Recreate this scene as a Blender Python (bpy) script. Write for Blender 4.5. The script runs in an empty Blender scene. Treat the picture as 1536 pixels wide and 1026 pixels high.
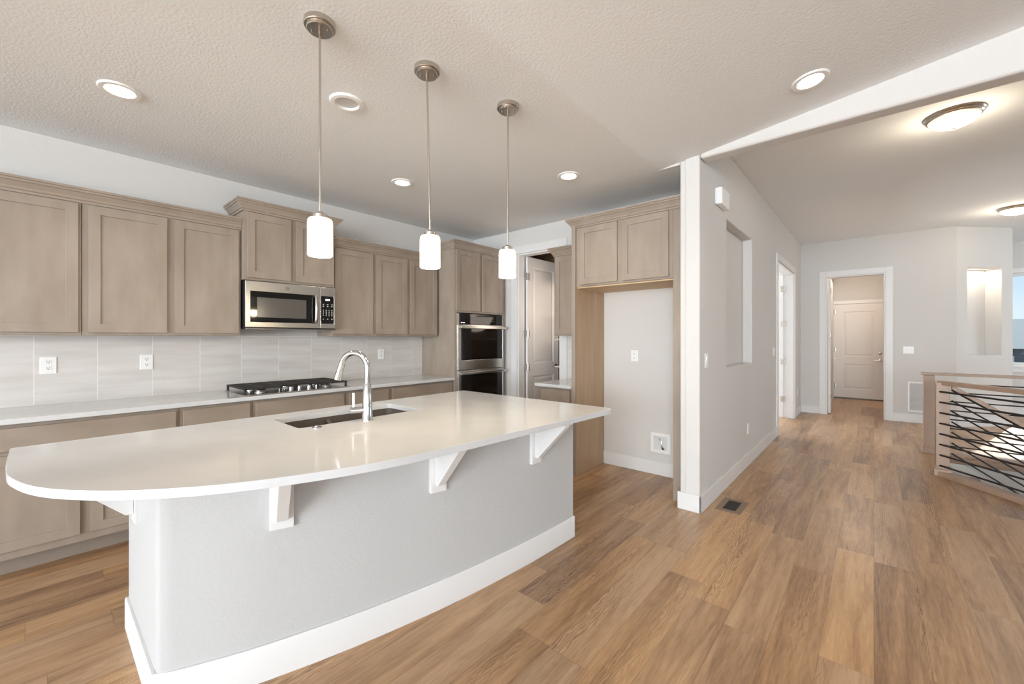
import bpy, bmesh, math, random
from mathutils import Vector, Matrix
R = math.radians
S = bpy.context.scene
COL = S.collection
random.seed(7)

# ------------------------------------------------------------------ camera
CAM_H = 1.36
cam_d = bpy.data.cameras.new('camera')
cam = bpy.data.objects.new('camera', cam_d); COL.objects.link(cam)
cam_d.sensor_fit = 'HORIZONTAL'; cam_d.sensor_width = 36.0
cam_d.lens = 36.0 * 620.9 / 1536.0
cam_d.shift_y = -(513.0 - 507.0) / 1536.0
cam_d.clip_start = 0.02; cam_d.clip_end = 400
cam.location = (0, 0, CAM_H)
cam.rotation_euler = (R(90), 0, R(41.17))
S.camera = cam
# ------------------------------------------------------------------ colour management
S.view_settings.view_transform = 'Standard'
S.view_settings.look = 'None'
S.view_settings.gamma = 1.0
S.view_settings.use_curve_mapping = False
S.view_settings.exposure = 0.25
S.cycles.diffuse_bounces = 8
S.cycles.glossy_bounces = 4
S.cycles.max_bounces = 12
S.cycles.sample_clamp_indirect = 6.0
# ------------------------------------------------------------------ sky and sun
world = bpy.data.worlds.new('sky'); S.world = world; world.use_nodes = True
wn = world.node_tree; wn.nodes.clear()
wo = wn.nodes.new('ShaderNodeOutputWorld'); wb = wn.nodes.new('ShaderNodeBackground')
wt = wn.nodes.new('ShaderNodeTexCoord'); wsx = wn.nodes.new('ShaderNodeSeparateXYZ'); wr = wn.nodes.new('ShaderNodeValToRGB')
wn.links.new(wt.outputs['Generated'], wsx.inputs[0]); wn.links.new(wsx.outputs['Z'], wr.inputs[0])
wn.links.new(wr.outputs[0], wb.inputs[0]); wn.links.new(wb.outputs[0], wo.inputs[0])
wr.color_ramp.elements[0].position = 0.0; wr.color_ramp.elements[0].color = (0.70, 0.82, 0.88, 1)
wr.color_ramp.elements[1].position = 0.22; wr.color_ramp.elements[1].color = (0.30, 0.54, 0.80, 1)
wb.inputs[1].default_value = 1.0
sun_d = bpy.data.lights.new('sun', 'SUN'); sun_d.energy = 3.5; sun_d.angle = R(1.0); sun_d.color = (1, .95, .88)
sun = bpy.data.objects.new('sun', sun_d); COL.objects.link(sun)
sun.rotation_euler = Vector((-0.24, -0.85, -0.48)).to_track_quat('-Z', 'Y').to_euler()
# ------------------------------------------------------------------ daylight through the windows
def window_light(name, loc, target, w, h, energy, color=(1, 1, 1)):
    d = bpy.data.lights.new(name, 'AREA'); d.shape = 'RECTANGLE'; d.size = w; d.size_y = h
    d.energy = energy; d.color = color
    o = bpy.data.objects.new(name, d); COL.objects.link(o); o.location = loc
    o.rotation_euler = (Vector(target) - Vector(loc)).to_track_quat('-Z', 'Y').to_euler()
    return o
DAY = (0.85, 0.93, 1.0)
window_light('daylight_patio', (-2.2, -8.42, 1.35), (-2.2, 0, 3.2), 3.0, 2.2, 205, DAY)
window_light('daylight_great_room', (2.3, -8.42, 1.7), (0.6, 0, 5.0), 4.6, 2.8, 820, DAY)
window_light('daylight_side', (5.42, -2.5, 1.5), (0, -2.5, 5.5), 5.0, 2.2, 110, DAY)
window_light('daylight_bedroom', (-4.3, 8.2, 1.5), (0, 8.2, 1.4), 1.8, 1.6, 170, DAY)
window_light('entry_fill_light', (5.42, 9.4, 1.5), (0, 8.6, 2.0), 2.2, 1.9, 52, DAY)  # added off-frame fill for the hall and far walls

# ------------------------------------------------------------------ materials
def base_mat(name, color, rough=0.5, metal=0.0, spec=None, coat=0.0):
    m = bpy.data.materials.new(name); m.use_nodes = True
    b = m.node_tree.nodes['Principled BSDF']
    b.inputs['Base Color'].default_value = (*color, 1)
    b.inputs['Roughness'].default_value = rough
    b.inputs['Metallic'].default_value = metal
    if spec is not None: b.inputs['Specular IOR Level'].default_value = spec
    if coat: b.inputs['Coat Weight'].default_value = coat
    return m
def nt(m):
    return m.node_tree, m.node_tree.nodes, m.node_tree.links, m.node_tree.nodes['Principled BSDF']
def obj_coord(m, scale=(1, 1, 1)):
    t, n, l, b = nt(m)
    tc = n.new('ShaderNodeTexCoord'); mp = n.new('ShaderNodeMapping'); mp.inputs['Scale'].default_value = scale
    l.new(tc.outputs['Object'], mp.inputs['Vector']); return mp.outputs[0]
def add_bump(m, vec, scale, strength, dist=0.002, detail=3.0):
    t, n, l, b = nt(m)
    no = n.new('ShaderNodeTexNoise'); no.inputs['Scale'].default_value = scale; no.inputs['Detail'].default_value = detail
    bu = n.new('ShaderNodeBump'); bu.inputs['Strength'].default_value = strength; bu.inputs['Distance'].default_value = dist
    l.new(vec, no.inputs['Vector']); l.new(no.outputs['Fac'], bu.inputs['Height']); l.new(bu.outputs[0], b.inputs['Normal'])
def noise_color(m, vec, c1, c2, scale, detail=4.0, lo=0.3, hi=0.7):
    t, n, l, b = nt(m)
    no = n.new('ShaderNodeTexNoise'); no.inputs['Scale'].default_value = scale; no.inputs['Detail'].default_value = detail
    r = n.new('ShaderNodeValToRGB'); r.color_ramp.elements[0].position = lo; r.color_ramp.elements[1].position = hi
    r.color_ramp.elements[0].color = (*c1, 1); r.color_ramp.elements[1].color = (*c2, 1)
    l.new(vec, no.inputs['Vector']); l.new(no.outputs['Fac'], r.inputs[0]); l.new(r.outputs[0], b.inputs['Base Color'])

def wall_paint(name, color, scale, strength):
    m = base_mat(name, color, 0.85, spec=0.25)
    add_bump(m, obj_coord(m), scale, strength, 0.004, 2.0)
    return m
M = {}
M['wall'] = wall_paint('wall_paint', (0.63, 0.615, 0.595), 75, 0.30)
M['ceiling'] = wall_paint('ceiling_paint', (0.80, 0.82, 0.83), 75, 0.45)
M['island_wall'] = wall_paint('island_paint', (0.50, 0.50, 0.493), 75, 0.35)
M['trim'] = base_mat('white_trim_paint', (0.72, 0.715, 0.705), 0.42)
M['door'] = base_mat('door_paint', (0.74, 0.715, 0.69), 0.45)
def cabinet_wood(name, c1, c2, sc=(3.0, 3.0, 1.0)):
    m = base_mat(name, c1, 0.42)
    noise_color(m, obj_coord(m, sc), c1, c2, 2.6, 6.0, 0.25, 0.78)
    return m
M['cab'] = cabinet_wood('greige_stained_maple', (0.272, 0.218, 0.171), (0.36, 0.30, 0.245))
M['cab_h'] = cabinet_wood('greige_stained_maple_drawer', (0.272, 0.218, 0.171), (0.36, 0.30, 0.245), (3, 1, 3))
M['panel'] = cabinet_wood('maple_side_panel', (0.39, 0.26, 0.155), (0.48, 0.34, 0.215), (6, 6, .7))
M['raw'] = base_mat('raw_plywood', (0.62, 0.45, 0.27), 0.6)
M['rail'] = cabinet_wood('stained_rail_wood', (0.32, 0.215, 0.150), (0.41, 0.285, 0.205), (4, 4, .8))
M['tread'] = cabinet_wood('stair_tread_wood', (0.25, 0.16, 0.10), (0.36, 0.24, 0.16), (1, 6, 4))
M['toe'] = base_mat('toe_kick', (0.27, 0.215, 0.17), 0.6)
M['steel'] = base_mat('brushed_stainless', (0.54, 0.52, 0.49), 0.26, 1.0)
M['steel_dark'] = base_mat('dark_stainless', (0.30, 0.29, 0.28), 0.35, 1.0)
M['nickel'] = base_mat('brushed_nickel', (0.58, 0.53, 0.47), 0.25, 1.0)
M['chrome'] = base_mat('chrome', (0.60, 0.60, 0.60), 0.12, 1.0)
M['bronze'] = base_mat('dark_bronze', (0.10, 0.08, 0.06), 0.35, 0.9)
M['black'] = base_mat('black_enamel', (0.012, 0.012, 0.012), 0.35)
M['iron'] = base_mat('cast_iron', (0.025, 0.022, 0.02), 0.55)
M['rod'] = base_mat('black_steel_rod', (0.012, 0.011, 0.012), 0.45)
M['blackglass'] = base_mat('black_glass', (0.006, 0.005, 0.005), 0.05, spec=0.35)
M['winglass'] = base_mat('oven_window_glass', (0.012, 0.008, 0.006), 0.08, spec=0.3)
M['mwglass'] = base_mat('microwave_window_mesh', (0.10, 0.092, 0.08), 0.18)
M['mark'] = base_mat('printed_marks', (0.55, 0.55, 0.52), 0.5)
M['plate'] = base_mat('white_plastic', (0.84, 0.84, 0.83), 0.35)
M['slot'] = base_mat('dark_slot', (0.05, 0.05, 0.05), 0.6)
M['sink'] = base_mat('composite_sink', (0.11, 0.09, 0.075), 0.5)
M['vent'] = base_mat('grille_grey', (0.66, 0.66, 0.66), 0.5)
M['vent_dark'] = base_mat('register_dark', (0.03, 0.028, 0.025), 0.6)
M['dark_shelf'] = base_mat('pantry_shelf_melamine', (0.55, 0.50, 0.44), 0.6)
M['pantry_wall'] = base_mat('pantry_shade_brown', (0.30, 0.22, 0.16), 0.85)  # darkened brown: shade put into the colour, keeps the pantry dim
M['siding'] = base_mat('grey_siding', (0.13, 0.15, 0.18), 0.8)
M['siding_light'] = base_mat('light_siding', (0.60, 0.57, 0.52), 0.8)
M['roof'] = base_mat('roof_shingles', (0.55, 0.50, 0.44), 0.9)
M['grass'] = base_mat('lawn', (0.14, 0.16, 0.09), 0.95)
M['pavement'] = base_mat('pavement', (0.55, 0.55, 0.55), 0.9)
def emit(name, color, strength, base=(0.9, 0.9, 0.88)):
    m = base_mat(name, base, 0.35)
    b = m.node_tree.nodes['Principled BSDF']
    b.inputs['Emission Color'].default_value = (*color, 1); b.inputs['Emission Strength'].default_value = strength
    return m
M['shade'] = emit('frosted_glass_lit', (1.0, 0.88, 0.70), 0.42)
M['can'] = emit('led_disc_lit', (1.0, 0.90, 0.76), 9.0)
M['bowl'] = emit('frosted_bowl_lit', (1.0, 0.87, 0.66), 0.6)
M['display'] = emit('display_digits', (0.9, 0.97, 1.0), 1.6)
# window glass
M['glass'] = bpy.data.materials.new('window_glass'); M['glass'].use_nodes = True
_t = M['glass'].node_tree; _n = _t.nodes; _n.remove(_n['Principled BSDF'])
_tr = _n.new('ShaderNodeBsdfTransparent'); _gl = _n.new('ShaderNodeBsdfGlossy'); _gl.inputs['Roughness'].default_value = 0.02
_mx = _n.new('ShaderNodeMixShader'); _fr = _n.new('ShaderNodeFresnel'); _fr.inputs['IOR'].default_value = 1.35
_t.links.new(_fr.outputs[0], _mx.inputs[0]); _t.links.new(_tr.outputs[0], _mx.inputs[1]); _t.links.new(_gl.outputs[0], _mx.inputs[2])
_t.links.new(_mx.outputs[0], _n['Material Output'].inputs['Surface'])

# quartz
M['quartz'] = base_mat('white_quartz', (0.66, 0.63, 0.59), 0.09, spec=0.5)
noise_color(M['quartz'], obj_coord(M['quartz']), (0.59, 0.60, 0.61), (0.65, 0.66, 0.665), 3.5, 5.0, 0.3, 0.7)

def math_node(n, l, op, a, b=None):
    x = n.new('ShaderNodeMath'); x.operation = op
    for i, v in enumerate((a, b)):
        if v is None: continue
        if isinstance(v, (int, float)): x.inputs[i].default_value = v
        else: l.new(v, x.inputs[i])
    return x.outputs[0]
def make_floor():
    m = base_mat('oak_vinyl_plank', (0.4, 0.25, 0.15), 0.33, spec=0.5)
    t, n, l, b = nt(m)
    tc = n.new('ShaderNodeTexCoord'); sp = n.new('ShaderNodeSeparateXYZ'); l.new(tc.outputs['Object'], sp.inputs[0])
    W, L = 0.1795, 1.22
    xi = math_node(n, l, 'DIVIDE', sp.outputs['X'], W); row = math_node(n, l, 'FLOOR', xi); xf = math_node(n, l, 'FRACT', xi)
    wn1 = n.new('ShaderNodeTexWhiteNoise'); wn1.noise_dimensions = '1D'; l.new(row, wn1.inputs['W'])
    yo = math_node(n, l, 'ADD', math_node(n, l, 'DIVIDE', sp.outputs['Y'], L), math_node(n, l, 'MULTIPLY', wn1.outputs['Value'], 7.31))
    colm = math_node(n, l, 'FLOOR', yo); yf = math_node(n, l, 'FRACT', yo)
    cb = n.new('ShaderNodeCombineXYZ'); l.new(row, cb.inputs[0]); l.new(colm, cb.inputs[1])
    wn2 = n.new('ShaderNodeTexWhiteNoise'); wn2.noise_dimensions = '2D'; l.new(cb.outputs[0], wn2.inputs['Vector'])
    tone = wn2.outputs['Value']
    # grain
    gv = n.new('ShaderNodeCombineXYZ')
    l.new(math_node(n, l, 'MULTIPLY', sp.outputs['X'], 1.0), gv.inputs[0])
    l.new(math_node(n, l, 'ADD', math_node(n, l, 'MULTIPLY', sp.outputs['Y'], 0.085), math_node(n, l, 'MULTIPLY', tone, 31.0)), gv.inputs[1])
    l.new(math_node(n, l, 'MULTIPLY', tone, 17.0), gv.inputs[2])
    g1 = n.new('ShaderNodeTexNoise'); g1.inputs['Scale'].default_value = 14; g1.inputs['Detail'].default_value = 6; g1.inputs['Roughness'].default_value = 0.6; g1.inputs['Distortion'].default_value = 0.6
    l.new(gv.outputs[0], g1.inputs['Vector'])
    g2 = n.new('ShaderNodeTexNoise'); g2.inputs['Scale'].default_value = 95; g2.inputs['Detail'].default_value = 5; g2.inputs['Roughness'].default_value = 0.65
    l.new(gv.outputs[0], g2.inputs['Vector'])
    # cathedral figure
    cv = n.new('ShaderNodeCombineXYZ')
    l.new(math_node(n, l, 'MULTIPLY', sp.outputs['X'], 1.0), cv.inputs[0])
    l.new(math_node(n, l, 'ADD', math_node(n, l, 'MULTIPLY', sp.outputs['Y'], 0.22), math_node(n, l, 'MULTIPLY', tone, 9.0)), cv.inputs[1])
    wv = n.new('ShaderNodeTexWave'); wv.wave_type = 'BANDS'; wv.bands_direction = 'X'
    wv.inputs['Scale'].default_value = 26; wv.inputs['Distortion'].default_value = 11; wv.inputs['Detail'].default_value = 2; wv.inputs['Detail Scale'].default_value = 1.4
    l.new(cv.outputs[0], wv.inputs['Vector'])
    msk = n.new('ShaderNodeTexNoise'); msk.inputs['Scale'].default_value = 6; l.new(gv.outputs[0], msk.inputs['Vector'])
    mr = n.new('ShaderNodeMapRange'); mr.inputs[1].default_value = 0.52; mr.inputs[2].default_value = 0.66; l.new(msk.outputs['Fac'], mr.inputs[0])
    fig = math_node(n, l, 'MULTIPLY', math_node(n, l, 'SUBTRACT', wv.outputs['Fac'], 0.5), mr.outputs[0])
    k = math_node(n, l, 'ADD', math_node(n, l, 'MULTIPLY', tone, 0.30), math_node(n, l, 'MULTIPLY', g1.outputs['Fac'], 1.05))
    k = math_node(n, l, 'ADD', k, math_node(n, l, 'MULTIPLY', math_node(n, l, 'SUBTRACT', g2.outputs['Fac'], 0.5), 0.58))
    k = math_node(n, l, 'ADD', k, math_node(n, l, 'SUBTRACT', math_node(n, l, 'MULTIPLY', fig, 0.42), 0.07))
    def ramp(stops):
        r = n.new('ShaderNodeValToRGB'); e = r.color_ramp.elements
        e[0].position, e[0].color = stops[0][0], (*stops[0][1], 1); e[1].position, e[1].color = stops[-1][0], (*stops[-1][1], 1)
        for p, c in stops[1:-1]:
            x = e.new(p); x.color = (*c, 1)
        l.new(k, r.inputs[0]); return r.outputs[0]
    golden = ramp([(0.25, (0.198, 0.101, 0.046)), (0.45, (0.341, 0.190, 0.090)), (0.65, (0.473, 0.281, 0.136)), (0.92, (0.600, 0.376, 0.193))])
    greyed = ramp([(0.25, (0.154, 0.086, 0.047)), (0.45, (0.275, 0.165, 0.094)), (0.65, (0.385, 0.244, 0.143)), (0.92, (0.495, 0.336, 0.207))])
    hue = n.new('ShaderNodeTexWhiteNoise'); hue.noise_dimensions = '2D'
    hv = n.new('ShaderNodeVectorMath'); hv.operation = 'ADD'; hv.inputs[1].default_value = (13.7, 5.1, 0); l.new(cb.outputs[0], hv.inputs[0]); l.new(hv.outputs[0], hue.inputs['Vector'])
    hm = n.new('ShaderNodeMix'); hm.data_type = 'RGBA'; l.new(hue.outputs['Value'], hm.inputs[0]); l.new(golden, hm.inputs[6]); l.new(greyed, hm.inputs[7])
    # seams
    ex = math_node(n, l, 'MULTIPLY', math_node(n, l, 'MINIMUM', xf, math_node(n, l, 'SUBTRACT', 1.0, xf)), W)
    ey = math_node(n, l, 'MULTIPLY', math_node(n, l, 'MINIMUM', yf, math_node(n, l, 'SUBTRACT', 1.0, yf)), L)
    em = math_node(n, l, 'MINIMUM', ex, ey)
    sr = n.new('ShaderNodeMapRange'); sr.inputs[1].default_value = 0.0003; sr.inputs[2].default_value = 0.0014; sr.inputs[3].default_value = 0.35; l.new(em, sr.inputs[0])
    mx = n.new('ShaderNodeMix'); mx.data_type = 'RGBA'
    l.new(sr.outputs[0], mx.inputs[0]); mx.inputs[6].default_value = (0.13, 0.075, 0.045, 1); l.new(hm.outputs[2], mx.inputs[7])
    l.new(mx.outputs[2], b.inputs['Base Color'])
    bu = n.new('ShaderNodeBump'); bu.inputs['Strength'].default_value = 0.25; bu.inputs['Distance'].default_value = 0.001
    l.new(math_node(n, l, 'ADD', math_node(n, l, 'MULTIPLY', g2.outputs['Fac'], 0.4), sr.outputs[0]), bu.inputs['Height']); l.new(bu.outputs[0], b.inputs['Normal'])
    return m
M['floor'] = make_floor()
def make_tile():
    m = base_mat('striated_ceramic_tile', (0.62, 0.59, 0.555), 0.30)
    t, n, l, b = nt(m)
    tc = n.new('ShaderNodeTexCoord'); sp = n.new('ShaderNodeSeparateXYZ'); l.new(tc.outputs['Object'], sp.inputs[0])
    W = 0.3045
    yi = math_node(n, l, 'DIVIDE', math_node(n, l, 'ADD', sp.outputs['Y'], 0.0215), W)
    row = math_node(n, l, 'FLOOR', yi); yf = math_node(n, l, 'FRACT', yi)
    zi = math_node(n, l, 'DIVIDE', math_node(n, l, 'SUBTRACT', sp.outputs['Z'], 0.905 - 0.14), 0.61); zf = math_node(n, l, 'FRACT', zi)
    wn1 = n.new('ShaderNodeTexWhiteNoise'); wn1.noise_dimensions = '1D'; l.new(row, wn1.inputs['W'])
    cv = n.new('ShaderNodeCombineXYZ')
    l.new(math_node(n, l, 'ADD', math_node(n, l, 'MULTIPLY', sp.outputs['Y'], 0.10), math_node(n, l, 'MULTIPLY', wn1.outputs['Value'], 8.0)), cv.inputs[1]); l.new(sp.outputs['Z'], cv.inputs[2])
    no = n.new('ShaderNodeTexNoise'); no.inputs['Scale'].default_value = 18; no.inputs['Detail'].default_value = 5; l.new(cv.outputs[0], no.inputs['Vector'])
    r = n.new('ShaderNodeValToRGB'); r.color_ramp.elements[0].position = 0.3; r.color_ramp.elements[1].position = 0.72
    r.color_ramp.elements[0].color = (0.56, 0.53, 0.50, 1); r.color_ramp.elements[1].color = (0.68, 0.655, 0.63, 1)
    l.new(no.outputs['Fac'], r.inputs[0])
    ey = math_node(n, l, 'MULTIPLY', math_node(n, l, 'MINIMUM', yf, math_node(n, l, 'SUBTRACT', 1.0, yf)), W)
    ez = math_node(n, l, 'MULTIPLY', math_node(n, l, 'MINIMUM', zf, math_node(n, l, 'SUBTRACT', 1.0, zf)), 0.61)
    em = math_node(n, l, 'MINIMUM', ey, ez)
    sr = n.new('ShaderNodeMapRange'); sr.inputs[1].default_value = 0.001; sr.inputs[2].default_value = 0.0022; l.new(em, sr.inputs[0])
    mx = n.new('ShaderNodeMix'); mx.data_type = 'RGBA'; l.new(sr.outputs[0], mx.inputs[0])
    mx.inputs[6].default_value = (0.80, 0.78, 0.75, 1); l.new(r.outputs[0], mx.inputs[7]); l.new(mx.outputs[2], b.inputs['Base Color'])
    return m
M['tile'] = make_tile()

# ------------------------------------------------------------------ mesh helpers
class MB:
    """collects geometry in world coordinates; becomes one mesh object"""
    def __init__(self): self.bm = bmesh.new()
    def hexa(self, P):
        v = [self.bm.verts.new(p) for p in P]
        for f in ((0, 3, 2, 1), (4, 5, 6, 7), (0, 1, 5, 4), (1, 2, 6, 5), (2, 3, 7, 6), (3, 0, 4, 7)):
            self.bm.faces.new([v[i] for i in f])
        return self
    def box(self, x0, x1, y0, y1, z0, z1):
        if x0 > x1: x0, x1 = x1, x0
        if y0 > y1: y0, y1 = y1, y0
        if z0 > z1: z0, z1 = z1, z0
        return self.hexa([(x0, y0, z0), (x1, y0, z0), (x1, y1, z0), (x0, y1, z0), (x0, y0, z1), (x1, y0, z1), (x1, y1, z1), (x0, y1, z1)])
    def fbox(self, F, a0, a1, b0, b1, c0, c1):
        return self.hexa([F(a0, b0, c0), F(a1, b0, c0), F(a1, b1, c0), F(a0, b1, c0), F(a0, b0, c1), F(a1, b0, c1), F(a1, b1, c1), F(a0, b1, c1)])
    def slab(self, outer, holes, F, c0, c1):
        """polygon (2D) with holes, extruded from c0 to c1 in frame F(a, b, c)"""
        bm = self.bm
        loops = [outer] + list(holes)
        for c, flip in ((c0, True), (c1, False)):
            es = []
            for lp in loops:
                vs = [bm.verts.new(F(p[0], p[1], c)) for p in lp]
                es += [bm.edges.new((vs[i], vs[(i + 1) % len(vs)])) for i in range(len(vs))]
            bmesh.ops.triangle_fill(bm, use_beauty=True, use_dissolve=False, edges=es)
        for lp in loops:
            n = len(lp)
            for i in range(n):
                p, q = lp[i], lp[(i + 1) % n]
                bm.faces.new([bm.verts.new(F(p[0], p[1], c0)), bm.verts.new(F(q[0], q[1], c0)), bm.verts.new(F(q[0], q[1], c1)), bm.verts.new(F(p[0], p[1], c1))])
        bmesh.ops.remove_doubles(bm, verts=bm.verts, dist=1e-5)
        return self
    def prism(self, poly, z0, z1):
        return self.slab(poly, [], lambda a, b, c: (a, b, c), z0, z1)
    def lathe(self, prof, center, n=32, axis=(0, 0, 1), cap=True):
        """prof: list of (radius, height) along axis"""
        q = Vector((0, 0, 1)).rotation_difference(Vector(axis).normalized()); c = Vector(center)
        rings = []
        for r, h in prof:
            if r < 1e-6: rings.append([self.bm.verts.new(c + q @ Vector((0, 0, h)))])
            else: rings.append([self.bm.verts.new(c + q @ Vector((r * math.cos(2 * math.pi * i / n), r * math.sin(2 * math.pi * i / n), h))) for i in range(n)])
        for A, B in zip(rings, rings[1:]):
            for i in range(n):
                j = (i + 1) % n
                if len(A) == 1 and len(B) == 1: continue
                if len(A) == 1: self.bm.faces.new([A[0], B[j], B[i]])
                elif len(B) == 1: self.bm.faces.new([A[i], A[j], B[0]])
                else: self.bm.faces.new([A[i], A[j], B[j], B[i]])
        if cap:
            if len(rings[0]) > 1: self.bm.faces.new(rings[0][::-1])
            if len(rings[-1]) > 1: self.bm.faces.new(rings[-1])
        return self
    def tube(self, pts, rad, n=12):
        """tube along pts; rad a number or a list"""
        pts = [Vector(p) for p in pts]; rs = rad if isinstance(rad, (list, tuple)) else [rad] * len(pts)
        rings = []; up = None
        for i, p in enumerate(pts):
            t = (pts[min(i + 1, len(pts) - 1)] - pts[max(i - 1, 0)]).normalized()
            if up is None:
                up = Vector((0, 0, 1)) if abs(t.z) < 0.9 else Vector((1, 0, 0))
            a = (up - t * up.dot(t)).normalized(); bb = t.cross(a); up = a
            rings.append([self.bm.verts.new(p + (a * math.cos(2 * math.pi * k / n) + bb * math.sin(2 * math.pi * k / n)) * rs[i]) for k in range(n)])
        for A, B in zip(rings, rings[1:]):
            for k in range(n):
                self.bm.faces.new([A[k], A[(k + 1) % n], B[(k + 1) % n], B[k]])
        self.bm.faces.new(rings[0][::-1]); self.bm.faces.new(rings[-1])
        return self
    def sweep(self, path, prof, z0):
        """profile (outward offset, height) swept along an open 2D path with mitred corners; outward = right of travel"""
        P = [Vector(p) for p in path]; N = []
        for a, b in zip(P, P[1:]):
            d = (b - a).normalized(); N.append(Vector((d.y, -d.x)))
        rings = []
        for i, p in enumerate(P):
            if i == 0: m = N[0]
            elif i == len(P) - 1: m = N[-1]
            else:
                m = (N[i - 1] + N[i]).normalized(); m = m / max(0.2, m.dot(N[i]))
            rings.append([self.bm.verts.new((p.x + m.x * o, p.y + m.y * o, z0 + h)) for o, h in prof])
        k = len(prof)
        for A, B in zip(rings, rings[1:]):
            for i in range(k):
                self.bm.faces.new([A[i], B[i], B[(i + 1) % k], A[(i + 1) % k]])
        self.bm.faces.new(rings[0]); self.bm.faces.new(rings[-1][::-1])
        return self
    def build(self, name, mat, parent=None, bevel=0.0, smooth=False, segs=2, angle=35):
        bm = self.bm
        bmesh.ops.recalc_face_normals(bm, faces=bm.faces)
        if parent is not None:
            off = Vector((0, 0, 0)); q = parent
            while q is not None: off += q.location; q = q.parent
            bmesh.ops.translate(bm, verts=bm.verts, vec=-off)
        me = bpy.data.meshes.new(name); bm.to_mesh(me); bm.free()
        o = bpy.data.objects.new(name, me); COL.objects.link(o)
        for mm in (mat if isinstance(mat, list) else [mat]): me.materials.append(mm)
        if parent is not None: o.parent = parent
        if bevel > 0:
            md = o.modifiers.new('bevel', 'BEVEL'); md.width = bevel; md.segments = segs; md.limit_method = 'ANGLE'; md.angle_limit = R(40)
        if smooth:
            for p in me.polygons: p.use_smooth = True
            me.set_sharp_from_angle(angle=R(angle))
        return o
def W3(a, b, c): return (a, b, c)
def FX(x0, sgn=1):   # frame on a wall of constant x: a -> y, b -> z, c -> outward along x
    return lambda a, b, c: (x0 + sgn * c, a, b)
def FY(y0, sgn=-1):
    return lambda a, b, c: (a, y0 + sgn * c, b)
def frame2(o, u):    # vertical frame at origin o (x, y), horizontal unit u; c -> outward (right of u)
    ux, uy = u; nx, ny = uy, -ux
    return lambda a, b, c: (o[0] + ux * a + nx * c, o[1] + uy * a + ny * c, b)
def rect(a0, a1, b0, b1): return [(a0, b0), (a1, b0), (a1, b1), (a0, b1)]
def tag(o, label=None, cat=None, group=None, kind=None):
    if label: o['label'] = label
    if cat: o['category'] = cat
    if group: o['group'] = group
    if kind: o['kind'] = kind
    return o
def thing(name, label, cat, loc=(0, 0, 0), group=None):
    o = bpy.data.objects.new(name, None); COL.objects.link(o); o.location = loc; o.empty_display_size = 0.1
    return tag(o, label, cat, group)
def struct(o, label=None):
    o['kind'] = 'structure'
    if label: o['label'] = label
    return o
def copy_thing(src, loc, label=None, group=None):
    c = src.copy(); COL.objects.link(c); c.location = loc
    if label: c['label'] = label
    if group: c['group'] = group
    for ch in src.children:
        d = ch.copy(); COL.objects.link(d); d.parent = c
        for g in ch.children:
            e = g.copy(); COL.objects.link(e); e.parent = d
    return c

# ------------------------------------------------------------------ main dimensions
XL = -4.27; YB = 4.06; ZC = 2.745; XS = -1.02; YS = 3.38; ZH = 3.075; YF = 9.25
SL = 0.1246; XC = -1.33
def zslope(x): return ZC + SL * (x - XC)
XR = 5.5; YN = -8.5; YE = 11.5

# ------------------------------------------------------------------ floor and ceilings
d_guard = Vector((0.61, -0.79)).normalized()
P0 = Vector((0.53, 5.86))                     # near newel
P1 = P0 + d_guard * 1.75
opening = [(0.56, 5.88), (P1.x, P1.y + .06), (4.2, P1.y + .06), (4.2, 6.83), (0.56, 6.83)]
struct(MB().slab(rect(-4.6, 5.8, -8.8, 12.4), [opening], W3, -0.02, 0.0).build('floor', M['floor']), 'oak plank floor running from the kitchen down the hall')
struct(MB().box(-4.6, 5.8, -8.8, 5.0, -0.3, -0.25).build('floor_slab', M['pavement']))
m = MB(); m.box(-4.6, XC, -8.8, YS, ZC, ZC + .1); m.box(-4.6, XS - .15, YS, 4.2, ZC, ZC + .1)
struct(m.build('ceiling', M['ceiling']), 'flat textured kitchen ceiling')
m = MB(); m.hexa([(XC, -8.8, ZC), (XR + .2, -8.8, zslope(XR + .2)), (XR + .2, YS, zslope(XR + .2)), (XC, YS, ZC),
                  (XC, -8.8, ZC + .1), (XR + .2, -8.8, zslope(XR + .2) + .1), (XR + .2, YS, zslope(XR + .2) + .1), (XC, YS, ZC + .1)])
struct(m.build('ceiling_vault', M['ceiling']), 'sloped ceiling rising from the kitchen towards the hall opening')
struct(MB().box(XS - .3, 5.8, 3.42, 12.4, ZH, ZH + .1).build('ceiling_hall', M['ceiling']), 'higher flat hall ceiling')
# header over the hall opening: gable between flat level and sloped ceiling
m = MB(); F = lambda a, b, c: (a, YS + c, b)
m.slab([(XS, ZC + .009), (XR, ZC + .009), (XR, zslope(XR) + .05), (XS, zslope(XS) + .05)], [], F, 0, .14)
struct(m.build('wall_header', M['wall'], bevel=.02, segs=3), 'white header beam between kitchen and hall ceilings')
m = MB(); m.slab([(XC - .02, ZC - .001), (XS - .15, ZC - .001), (XS - .15, zslope(XS - .15) + .05), (XC - .02, ZC + .02)], [], F, -.006, -.001)
struct(m.build('wall_gable', M['wall']))
# ------------------------------------------------------------------ walls
struct(MB().box(XL - .15, XL, YN, 6.4, 0, ZC).build('wall_left', M['wall']), 'kitchen wall behind the long cabinet run')
# kitchen back wall with pantry opening
PX0, PX1, PZ = -3.455, -2.787, 2.435
m = MB(); m.slab([(XL, 0), (PX0, 0), (PX0, PZ), (PX1, PZ), (PX1, 0), (XS - .15, 0), (XS - .15, ZC), (XL, ZC)], [], lambda a, b, c: (a, YB + c, b), 0, .12)
struct(m.build('wall_back', M['wall']), 'kitchen back wall with the pantry opening and fridge alcove')
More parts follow.
